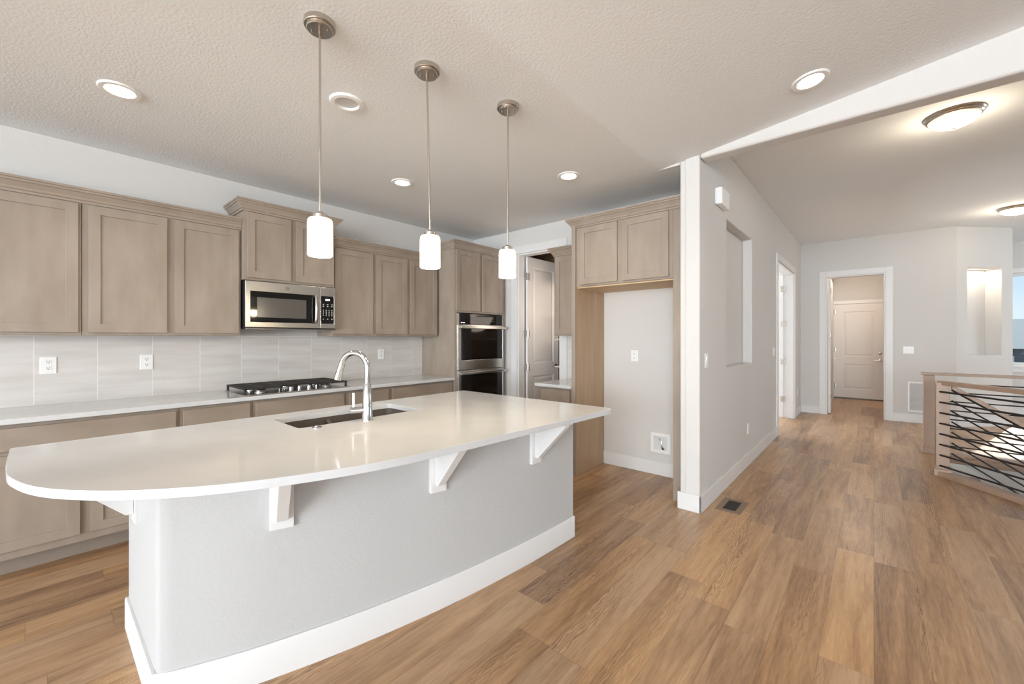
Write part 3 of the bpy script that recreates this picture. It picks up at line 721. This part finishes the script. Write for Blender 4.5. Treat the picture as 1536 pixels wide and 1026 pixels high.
# ------------------------------------------------------------------ cooktop
cy0, cy1, cx0, cx1 = 1.045, 1.905, -4.185, -3.668
ck = thing('gas_cooktop', 'stainless gas cooktop with black grates on the long counter', 'cooktop', (-3.93, 1.475, .905))
m = MB(); m.box(cx0, cx1, cy0, cy1, .9055, .914); m.build('tray', M['steel'], ck, .003)
burn = [(-4.05, 1.21, .045), (-3.80, 1.20, .035), (-3.99, 1.475, .055), (-4.05, 1.74, .035), (-3.83, 1.75, .045)]
for (x, y, r) in burn:
    b_ = MB().lathe([(r * 1.25, 0), (r * 1.25, .006), (r, .010), (r, .016)], (x, y, .914), 24).build('burner', M['steel'], ck, smooth=True)
    MB().lathe([(r * .85, 0), (r * .85, .006), (r * .7, .009), (0, .009)], (x, y, .930), 24).build('burner_cap', M['black'], b_, smooth=True)
gw = (cy1 - cy0 - .02) / 3
for k in range(3):
    a0 = cy0 + .01 + gw * k + .002; a1 = a0 + gw - .004
    m = MB(); z0, z1 = .950, .962
    x0 = cx0 + .015; x1 = cx1 - (.03 if k != 1 else .115)
    for yy in (a0, a1 - .012): m.box(x0, x1, yy, yy + .012, z0, z1)
    for xx in (x0, x1 - .012): m.box(xx, xx + .012, a0, a1, z0, z1)
    n = 9
    for i in range(1, n):
        xx = x0 + (x1 - x0) * i / n; m.box(xx - .007, xx + .007, a0, a1, z0, z1)
    m.box(x0, x1, (a0 + a1) / 2 - .007, (a0 + a1) / 2 + .007, z0 - .003, z1 - .001)
    for xx in (x0 + .002, x1 - .018):
        for yy in (a0 + .001, a1 - .017): m.box(xx, xx + .016, yy, yy + .016, .9142, z0 + .002)
    m.build('grate', M['iron'], ck, .001)
for k in range(5):
    MB().lathe([(.022, 0), (.022, .004), (.017, .008), (.015, .030), (.012, .033), (0, .033)], (-3.725 + (.0 if k % 2 else -.018), 1.335 + .075 * k, .9142), 22).build('knob', M['chrome'], ck, smooth=True)

# ------------------------------------------------------------------ microwave
my0, my1, mz0, mz1 = 1.108, 1.856, 1.438, 1.834
mw = thing('microwave', 'stainless over-the-range microwave above the gas cooktop', 'microwave', (-4.0, 1.48, mz0))
xf = XM + .012
MB().box(XL + .002, xf, my0, my1, mz0 + .006, mz1).build('body', M['black'], mw, .002)
yd = 1.712                                             # door / control column split
FMW = FX(xf)
m = MB(); m.slab(rect(my0, yd - .001, mz0 + .012, mz1 - .003), [rect(my0 + .035, yd - .035, mz0 + .055, mz1 - .085)], FMW, .001, .024)
dr = m.build('door', M['steel'], mw, .002)
MB().fbox(FMW, my0 + .0352, yd - .0352, mz0 + .0552, mz1 - .0852, .001, .021).build('door_glass', M['blackglass'], dr)
MB().fbox(FMW, my0 + .085, yd - .125, mz0 + .095, mz1 - .135, .0212, .0222).build('window_mesh', M['mwglass'], dr)
m = MB(); hy_ = yd - .046
m.tube([FMW(hy_, mz0 + .068, .018), FMW(hy_, mz0 + .068, .045), FMW(hy_, mz0 + .09, .052), FMW(hy_, (mz0 + mz1) / 2 - .02, .056), FMW(hy_, mz1 - .12, .052), FMW(hy_, mz1 - .098, .045), FMW(hy_, mz1 - .098, .018)], .014, 12)
m.build('handle', M['steel'], dr, smooth=True)
MB().lathe([(.016, 0), (.016, .001), (.0135, .0015), (.0135, .001), (0, .001)], FMW(my0 + .32, mz1 - .045, .0242), 28, (1, 0, 0)).build('badge', M['steel_dark'], dr, smooth=True)
m = MB(); m.slab(rect(yd + .001, my1, mz0 + .012, mz1 - .003), [rect(yd + .008, my1 - .016, mz0 + .055, mz1 - .085)], FMW, .001, .024); cp = m.build('control_panel', M['steel'], mw, .002)
MB().fbox(FMW, yd + .0082, my1 - .0162, mz0 + .0552, mz1 - .0852, .001, .020).build('panel_glass', M['blackglass'], cp)
pa, pb = yd + .03, my1 - .034
def marks(zs, cols, wd):
    for z in zs:
        for k in range(cols):
            a = pa + (pb - pa) * k / (cols - 1); MB().fbox(FMW, a - wd, a + wd, z - .004, z + .004, .0201, .0207).build('key', M['mark'], cp)
marks((1.672, 1.655), 3, .006); marks((1.618, 1.602, 1.586, 1.570), 4, .004); marks((1.536,), 3, .005)
m = MB()
for k, a in enumerate((.050, .061, .072, .083)): m.fbox(FMW, yd + a, yd + a + .007, 1.709 - (.002 if k == 1 else 0), 1.723, .0201, .0207)
m.build('display', M['display'], cp)
m = MB(); m.box(XL + .01, xf - .01, my0 + .01, my1 - .01, mz0 - .006, mz0 + .0055); m.build('vent_grille', M['steel_dark'], mw, .002)

# ------------------------------------------------------------------ double oven
ov = thing('double_wall_oven', 'stainless and black double wall oven built into the tall cabinet', 'oven', (XT, 3.59, OZ0))
MB().box(XL + .05, XT - .022, OY0 + .004, OY1 - .004, OZ0, OZ1 - .004).build('oven_box', M['steel_dark'], ov)
FO = FX(XT)
m = MB()
m.fbox(FO, OY0 - .012, OY0 + .030, OZ0, OZ1, .001, .010); m.fbox(FO, OY1 - .018, OY1 + .012, OZ0, OZ1, .001, .010); m.fbox(FO, OY0 + .030, OY1 - .018, OZ0, OZ0 + .03, .001, .010)
m.build('frame', M['steel'], ov, .002)
cpn = MB().fbox(FO, OY0 + .031, OY1 - .019, 1.522, OZ1 - .001, -.02, .018).build('control_panel', M['blackglass'], ov, .002)
dim = base_mat('dim_marks', (.16, .14, .12), .5)
for (a, b) in ((.20, 3), (.52, 3)):
    for i in range(b):
        for j in range(3): MB().fbox(FO, OY0 + a + .035 * i, OY0 + a + .035 * i + .018, 1.565 + .022 * j, 1.569 + .022 * j, .0181, .0187).build('touch_mark', dim, cpn)
m = MB(); m.fbox(FO, OY0 + .045, OY0 + .060, 1.538, 1.546, .0181, .0187); m.fbox(FO, OY0 + .070, OY0 + .105, 1.538, 1.545, .0181, .0187); m.build('display', M['display'], cpn)
def oven_door(zt, zb, band):
    d = MB()
    d.fbox(FO, OY0 - .002, OY1 + .002, zb, zb + band, .001, .032)
    d.fbox(FO, OY0 - .002, OY0 + .038, zb + band, zt, .001, .032); d.fbox(FO, OY1 - .026, OY1 + .002, zb + band, zt, .001, .032)
    d.fbox(FO, OY0 + .038, OY1 - .026, zt - .028, zt, .001, .032)
    do = d.build('oven_door', M['steel'], ov, .002)
    MB().fbox(FO, OY0 + .0385, OY1 - .0265, zb + band + .0005, zt - .0285, .001, .030).build('door_glass', M['blackglass'], do)
    wz0, wz1 = zb + band + .03, zt - .075
    MB().fbox(FO, OY0 + .11, OY1 - .12, wz0, wz1, .0301, .0308).build('window', M['winglass'], do)
    hz = zt - .030
    h = MB(); h.fbox(FO, OY0 - .002, OY1 + .006, hz - .014, hz + .014, .062, .084)
    for a in (OY0 + .012, OY1 - .030): h.fbox(FO, a, a + .022, hz - .012, hz + .012, .0322, .063)
    h.build('handle', M['steel'], do, .005, segs=3)
oven_door(1.516, .985, .112); oven_door(.975, .40, .112)

# ------------------------------------------------------------------ pendants
def pendant_at(x, y, label, dx, dy):
    t = thing('pendant_light', label, 'pendant light', (x, y, ZC), 'pendants over the island')
    c = MB().lathe([(.064, 0), (.065, -.021), (.063, -.024), (.055, -.0245), (.0545, -.034), (.052, -.037), (0, -.038)][::-1], (x, y, ZC - .0005), 40, cap=False).build('canopy', M['nickel'], t, smooth=True, angle=25)
    for s in (-1, 1): MB().lathe([(0, -.046), (.005, -.044), (.005, -.038)], (x + s * .028, y + s * .022, ZC), 12, cap=False).build('screw', M['chrome'], c, smooth=True)
    bx, by = x + dx, y + dy
    MB().tube([(x, y, ZC - .038), (x, y, ZC - .058)], .008, 12).build('swivel', M['nickel'], t, smooth=True)
    MB().tube([(x, y, ZC - .056), (bx, by, 1.905)], .0052, 10).build('rod', M['nickel'], t, smooth=True)
    MB().lathe([(.006, .028), (.018, .022), (.030, .014), (.030, .0)], (bx, by, 1.886), 24).build('fitter', M['nickel'], t, smooth=True)
    MB().lathe([(.047, 0), (.052, .004), (.052, .140), (.0505, .155), (.046, .163), (.028, .167), (0, .167)], (bx, by, 1.719), 36, cap=False).build('lamp_shade', M['shade'], t, smooth=True, angle=60)
    d = bpy.data.lights.new('pendant_bulb', 'POINT'); d.energy = 8; d.color = (1, .82, .58); d.shadow_soft_size = .05
    o = bpy.data.objects.new('pendant_bulb', d); COL.objects.link(o); o.location = (bx, by, 1.69)
    return t
pendant_at(-1.830, .812, 'nearest and leftmost of three white cylinder pendants over the island', .001, .001)
pendant_at(-1.727, 1.312, 'middle white cylinder pendant over the island, in front of the cabinets', .013, .010)
pendant_at(-1.641, 1.840, 'farthest cylinder pendant over the island, in front of the pantry door', -.003, -.002)

# ------------------------------------------------------------------ ceiling lights
def can_light(x, y, z, label, lit=True, tilt=0.0, power=14):
    t = thing('recessed_light', label, 'recessed light', (x, y, z), 'recessed ceiling lights')
    m = MB(); m.lathe([(.094, 0), (.094, -.004), (.088, -.009), (.068, -.009), (.060, -.002), (.058, -.0005)] if lit else [(.096, 0), (.096, -.004), (.090, -.012), (.070, -.014), (.066, -.012), (.063, -.001)], (0, 0, 0), 40, cap=False)
    tr = m.build('trim_ring', M['plate'], None, smooth=True, angle=30); tr.parent = t
    if lit:
        b = MB().lathe([(0, -.0015), (.0595, -.0015), (.0595, -.0005), (0, -.0005)], (0, 0, 0), 36, cap=False).build('lamp_disc', M['can'], None); b.parent = t
        d = bpy.data.lights.new('downlight', 'SPOT'); d.energy = power; d.color = (1, .94, .86); d.spot_size = R(120); d.spot_blend = .8; d.shadow_soft_size = .06
        o = bpy.data.objects.new('downlight', d); COL.objects.link(o); o.location = (x, y, z - .03); 
    else:
        b = MB().lathe([(.063, -.0012), (.0, -.0008)], (0, 0, 0), 36, cap=False).build('baffle', M['vent'], None, smooth=True); b.parent = t
    t.rotation_euler = (0, tilt, 0)
    return t
can_light(-3.170, .299, ZC, 'lit round recessed light nearest the left edge of the ceiling')
can_light(-2.328, 1.191, ZC, 'round white unlit ceiling trim between the first two pendants', False)
can_light(-3.159, 2.130, ZC, 'small lit recessed light between the first and second pendant rods')
can_light(-1.961, 2.977, ZC, 'lit recessed light above the refrigerator surround')
can_light(-.283, 2.985, zslope(-.283), 'lit recessed light on the sloped ceiling near the white header', True, -math.atan(SL))
def flush_light(x, y, label):
    t = thing('flush_mount_light', label, 'ceiling light', (x, y, ZH), 'flush lights on the hall ceiling')
    MB().lathe([(.168, 0), (.170, -.008), (.164, -.014), (.158, -.018), (.160, -.024), (.152, -.034), (.142, -.036), (.140, 0)], (x, y, ZH - .0005), 48, cap=False).build('ring', M['nickel'], t, smooth=True, angle=25)
    MB().lathe([(.145, -.034), (.132, -.056), (.105, -.078), (.066, -.094), (.025, -.101), (0, -.102)], (x, y, ZH), 48, cap=False).build('glass_bowl', M['bowl'], t, smooth=True, angle=60)
    MB().lathe([(.013, -.100), (.014, -.106), (.008, -.112), (.006, -.118), (0, -.121)], (x, y, ZH), 20, cap=False).build('finial', M['nickel'], t, smooth=True)
    d = bpy.data.lights.new('bowl_bulb', 'POINT'); d.energy = 7; d.color = (1, .86, .66); d.shadow_soft_size = .08
    o = bpy.data.objects.new('bowl_bulb', d); COL.objects.link(o); o.location = (x, y, ZH - .24)
    return t
flush_light(.460, 4.62, 'large glowing bowl ceiling light just behind the white header')
flush_light(1.400, 8.43, 'glowing bowl ceiling light at the right edge, above the angled wall')
# niche spot on the angled wall
d = bpy.data.lights.new('niche_lamp', 'AREA'); d.shape = 'RECTANGLE'; d.size = .46; d.size_y = .10; d.energy = 3.0; d.color = (1, .87, .70)
o = bpy.data.objects.new('niche_lamp', d); COL.objects.link(o); o.location = FA(.465, 2.430, -.12); o.rotation_euler = (0, 0, R(45))
pk = MB().fbox(FA, .24, .69, 2.4335, 2.4395, -.16, -.08).build('niche_strip_light', M['plate']); tag(pk, 'slim strip light in the top of the lit niche on the angled wall', 'light')
d = bpy.data.lights.new('mudroom_fill_light', 'POINT'); d.energy = 26; d.color = (1, .82, .66); d.shadow_soft_size = .15  # added fill light, no fixture; lifts the mudroom and its end door
o = bpy.data.objects.new('mudroom_fill_light', d); COL.objects.link(o); o.location = (-.25, 10.4, 2.62)

# ------------------------------------------------------------------ electrical plates
def plate(F, a, z, label, kind='outlet', w=.0385, h=.058, group=None, n=1):
    t = thing('wall_outlet' if kind == 'outlet' else 'light_switch', label, 'outlet' if kind == 'outlet' else 'light switch', F(a, z, 0), group)
    MB().fbox(F, a - w, a + w, z - h, z + h, .0005, .006).build('cover_plate', M['plate'], t, .002)
    if kind == 'outlet':
        for s in (-1, 1):
            r_ = MB().fbox(F, a - .015, a + .015, z + s * .022 - .013, z + s * .022 + .013, .006, .0085).build('receptacle', M['plate'], t, .003)
            m = MB(); m.fbox(F, a - .008, a - .0055, z + s * .022 - .002, z + s * .022 + .008, .0085, .0088); m.fbox(F, a + .0055, a + .008, z + s * .022 - .002, z + s * .022 + .008, .0085, .0088); m.fbox(F, a - .003, a + .003, z + s * .022 - .010, z + s * .022 - .005, .0085, .0088)
            m.build('slots', M['slot'], r_)
    else:
        for k in range(n):
            ac = a + (k - (n - 1) / 2) * .046
            m = MB(); m.hexa([F(ac - .016, z - .033, .006), F(ac + .016, z - .033, .006), F(ac + .016, z + .033, .006), F(ac - .016, z + .033, .006), F(ac - .016, z - .033, .008), F(ac + .016, z - .033, .008), F(ac + .016, z + .033, .012), F(ac - .016, z + .033, .012)])
            m.build('rocker', M['plate'], t, .001)
    return t
FL = FX(XL + .0105)
plate(FL, .043, 1.173, 'white duplex outlet on the tile at the far left of the photo', group='outlets')
plate(FL, .552, 1.174, 'white duplex outlet on the tile left of the cooktop', group='outlets')
plate(FL, 2.585, 1.177, 'white outlet on the tile right of the faucet', group='outlets')
plate(FY(YB), -1.864, 1.176, 'white outlet on the wall inside the refrigerator alcove', group='outlets')
FH = FX(XS)
plate(FH, 5.022, .385, 'small white outlet low on the hall wall below the tall niche', group='outlets')
plate(FH, 8.86, .40, 'small white outlet low on the hall wall past the side-room doorway', group='outlets')
plate(FH, 3.545, 1.178, 'white rocker switch on the hall wall near the wall end', 'switch', group='switches')
plate(FH, 6.52, 1.175, 'white rocker switch just before the side-room doorway', 'switch', group='switches')
plate(FY(YF), .420, 1.166, 'white double rocker switch right of the mudroom opening', 'switch', w=.062, group='switches', n=2)
# ice-maker water box
wb_ = thing('water_supply_box', 'white recessed water valve box low in the refrigerator alcove', 'water box', (-1.59, YB, .225))
m = MB(); m.slab(rect(-1.690, -1.490, .222, .416), [rect(-1.660, -1.526, .250, .386)], FY(YB), .0005, .012); m.build('frame', M['plate'], wb_, .002)
MB().fbox(FY(YB), -1.6598, -1.5262, .2502, .3858, .0005, .002).build('back_plate', M['vent'], wb_)
m = MB(); m.tube([FY(YB)(-1.575, .262, .006), FY(YB)(-1.575, .30, .014), FY(YB)(-1.58, .34, .012), FY(YB)(-1.605, .365, .008)], .006, 8); m.lathe([(.012, 0), (.012, .02)], FY(YB)(-1.562, .27, .004), 12, (0, -1, 0)); m.build('valve', M['chrome'], wb_, smooth=True)
# chime
ch = thing('door_chime', 'white box door chime high on the hall wall end', 'door chime', (XS, 3.93, 2.52))
MB().fbox(FH, 3.80, 4.05, 2.50, 2.645, .0005, .055).build('cover', M['plate'], ch, .012, segs=3)
MB().fbox(FH, 3.795, 4.055, 2.507, 2.638, .0005, .012).build('backplate', M['plate'], ch, .003)
# floor register
rg = thing('floor_register', 'brown metal floor register beside the wall end', 'floor register', (-.86, 3.70, 0))
m = MB(); m.slab(rect(-.955, -.775, 3.545, 3.855), [rect(-.912, -.818, 3.590, 3.810)], W3, .0003, .004); m.build('frame', base_mat('register_brown', (.24, .165, .11), .5), rg, .001)
MB().box(-.912, -.818, 3.59, 3.81, .0003, .0012).build('damper', M['vent_dark'], rg)
m = MB()
for k in range(13): m.box(-.911, -.819, 3.598 + k * .0165, 3.602 + k * .0165, .0013, .0038)
m.build('louvres', M['vent_dark'], rg)
# return air grille
gr = thing('return_air_grille', 'white return air grille low on the far wall beside the stair post', 'air grille', (.6, YF, .17))
FW = FY(YF); m = MB()
m.slab(rect(.410, .795, .175, .655), [rect(.432, .592, .197, .633), rect(.613, .773, .197, .633)], FW, .0005, .012); m.build('frame', M['plate'], gr, .002)
for (a, b) in ((.4322, .5918), (.6132, .7728)):
    m = MB(); m.fbox(FW, a, b, .1972, .6328, .0004, .001)
    n = 26
    for k in range(n):
        z = .2 + .43 * k / n; m.hexa([FW(a, z, .002), FW(b, z, .002), FW(b, z + .012, .009), FW(a, z + .012, .009), FW(a, z + .002, .0015), FW(b, z + .002, .0015), FW(b, z + .014, .0085), FW(a, z + .014, .0085)])
    m.build('louvres', M['vent'], gr)
# pantry shelves
for z, lb in ((.55, 'lowest'), (.97, 'second lowest'), (1.33, 'middle'), (1.69, 'second highest'), (2.05, 'highest')):
    tag(MB().box(-3.2, -2.452, 4.52, 4.948, z, z + .02).build('pantry_shelf', M['dark_shelf']), lb + ' pantry shelf glimpsed behind the open pantry door', 'shelf', 'shelves inside the pantry')

# ------------------------------------------------------------------ stairs and railings
HP = .94
def newel(t, cx, cy, ux, s=.048):
    F = lambda a, b, c: (cx + ux[0] * a - ux[1] * c, cy + ux[1] * a + ux[0] * c, b)
    p = MB().fbox(F, -s, s, -s, s, 0, 1) if False else None
    m = MB(); G = lambda a, b, c: F(a, c, b)
    m.fbox(lambda a, b, c: F(a, c, b), -s, s, -s, s, .0, HP - .02)
    po = m.build('newel_post', M['rail'], t, .003)
    m = MB(); m.fbox(lambda a, b, c: F(a, c, b), -s - .016, s + .016, -s - .016, s + .016, .0, .07); m.fbox(lambda a, b, c: F(a, c, b), -s - .010, s + .010, -s - .010, s + .010, .07, .095)
    m.build('base_moulding', M['rail'], po, .004)
    return F
# diagonal landing railing (near)
t1 = thing('landing_railing', 'nearest railing with thick black rods, set diagonally along the stairwell', 'railing', (P0.x, P0.y, 0))
newel(t1, .510, 5.898, (1, 0))
g0 = P0; FG = frame2((g0.x, g0.y), (d_guard.x, d_guard.y))   # c outward (right of travel = towards the room)
LG = 1.60
m = MB(); m.fbox(FG, -.10, LG, 0.0, .045, -.055, .06); m.build('curb', M['rail'], t1, .004)
m = MB(); m.fbox(FG, -.06, LG, HP - .045, HP - .004, -.03, .03); m.build('handrail', M['rail'], t1, .005)
for k in range(8):
    z = .102 + .104 * k
    MB().tube([FG(-.03, z, .035), FG(LG, z, .035)], .0090, 10).build('rod', M['rod'], t1, smooth=True)
m = MB(); m.fbox(FG, LG, LG + .09, 0, HP - .02, -.045, .045); m.build('end_post', M['rail'], t1, .003)
# far guard
t2 = thing('far_railing', 'level railing along the far side of the stairwell', 'railing', (.49, 6.96, 0))
newel(t2, .490, 6.955, (1, 0))
m = MB(); m.box(.42, 3.9, 6.915, 6.995, HP - .018, HP + .012); m.build('cap_rail', M['rail'], t2, .004)
for k in range(8):
    z = .105 + .1035 * k
    MB().tube([(.53, 6.955, z), (3.9, 6.955, z)], .0072, 8).build('rod', M['rod'], t2, smooth=True)
MB().box(.57, 4.0, 6.90, 7.0, 0, .03).build('curb', M['rail'], t2, .003)
# sloping stair railing
t3 = thing('stair_handrail', 'sloping stair railing descending to the right behind the nearest railing', 'railing', (.58, 5.93, 0))
sl = .70
def srail(z0, r, nm, mt, x0=.575, x1=2.4, flat=False):
    a = Vector((x0, 5.925, z0)); b = Vector((x1, 5.925, z0 - sl * (x1 - x0)))
    if flat:
        MB().hexa([(x0, 5.895, z0 - .045), (x1, 5.895, b.z - .045), (x1, 5.955, b.z - .045), (x0, 5.955, z0 - .045), (x0, 5.895, z0), (x1, 5.895, b.z), (x1, 5.955, b.z), (x0, 5.955, z0)]).build(nm, M[mt], t3, .005)
    else: MB().tube([a, b], r, 8).build(nm, M[mt], t3, smooth=True)
srail(.90, 0, 'handrail', 'rail', flat=True)
for k in range(7): srail(.222 + .104 * k, .0075, 'rod', 'rod')
# stairs
st = thing('staircase', 'wooden staircase descending behind the black-rod railing', 'staircase', (.57, 6.35, -1))
for k in range(12):
    x = .60 + .27 * k; z = -.18 * (k + 1)
    if k < 11: MB().box(x - .02, x + .27, 5.97, 6.79, z - .03, z).build('tread', M['tread'], st, .006)
    if k < 11: MB().box(x - .001, x + .015, 5.97, 6.79, z + .001, z + .15).build('riser', M['trim'], st)
for yy in (5.935, 6.795):
    m = MB(); m.slab([(.575, -.02), (.70, -.02), (3.6, -2.03), (3.6, -2.6), (.575, -.45)], [], lambda a, b, c: (a, yy + c, b), 0, .022); m.build('skirt_board', M['trim'], st, .002)
# stairwell walls
m = MB(); m.box(.57, 4.2, 6.831, 6.95, -2.7, -.021); m.box(4.2, 4.3, 4.3, 6.95, -2.7, -.021); m.box(.45, .559, 5.8, 6.95, -2.7, -.021); m.box(.57, 4.2, 4.2, 4.4, -2.7, -.021)
struct(m.build('wall_stairwell', M['wall']))
struct(MB().box(.4, 4.4, 4.2, 7.0, -2.75, -2.7).build('floor_lower', M['floor']))
struct(MB().box(.56, 4.2, 6.785, 6.835, -.055, .0).build('trim_4', M['tread'], bevel=.004), 'brown floor edge along the stairwell')

# ------------------------------------------------------------------ outside the entry window
struct(MB().box(-40, 60, YE + .8, 90, -2.2, -1.5).build('ground', M['grass']))
struct(MB().box(-40, 60, 20, 29, -1.5, -1.46).build('ground_street', M['pavement']))
def house(x, y, w, d, h, label, mt, rot):
    B = -1.5
    t = thing('neighbour_house', label, 'house', (x, y, B), 'houses across the street')
    MB().box(x - w / 2, x + w / 2, y, y + d, B, h).build('walls', M[mt], t)
    m = MB(); o = .5
    m.slab([(y - o, h), (y + d + o, h), (y + d / 2, h + 1.7)], [], FX(x - w / 2 - o), 0, w + 2 * o); m.build('roof', M['roof'], t)
    m = MB(); m.box(x - w * .12, x + w * .32, y - .06, y, B, B + 2.1); m.build('garage_door', M['siding_light'], t)
    for dx in (-.32,):
        wd = MB().box(x + w * dx - .6, x + w * dx + .6, y - .06, y, B + .6, B + 1.9).build('window', M['trim'], t)
        MB().box(x + w * dx - .5, x + w * dx + .5, y - .08, y - .06, B + .7, B + 1.8).build('pane', M['blackglass'], wd)
house(8.5, 34, 11, 9, .80, 'blue-grey house across the street, seen through the entry window', 'siding', 0)
house(21, 36, 10, 9, 1.2, 'pale house across the street, right of the blue-grey one', 'siding_light', 0)
house(-6, 38, 11, 9, 1.0, 'second pale house across the street, mostly hidden', 'siding_light', 0)
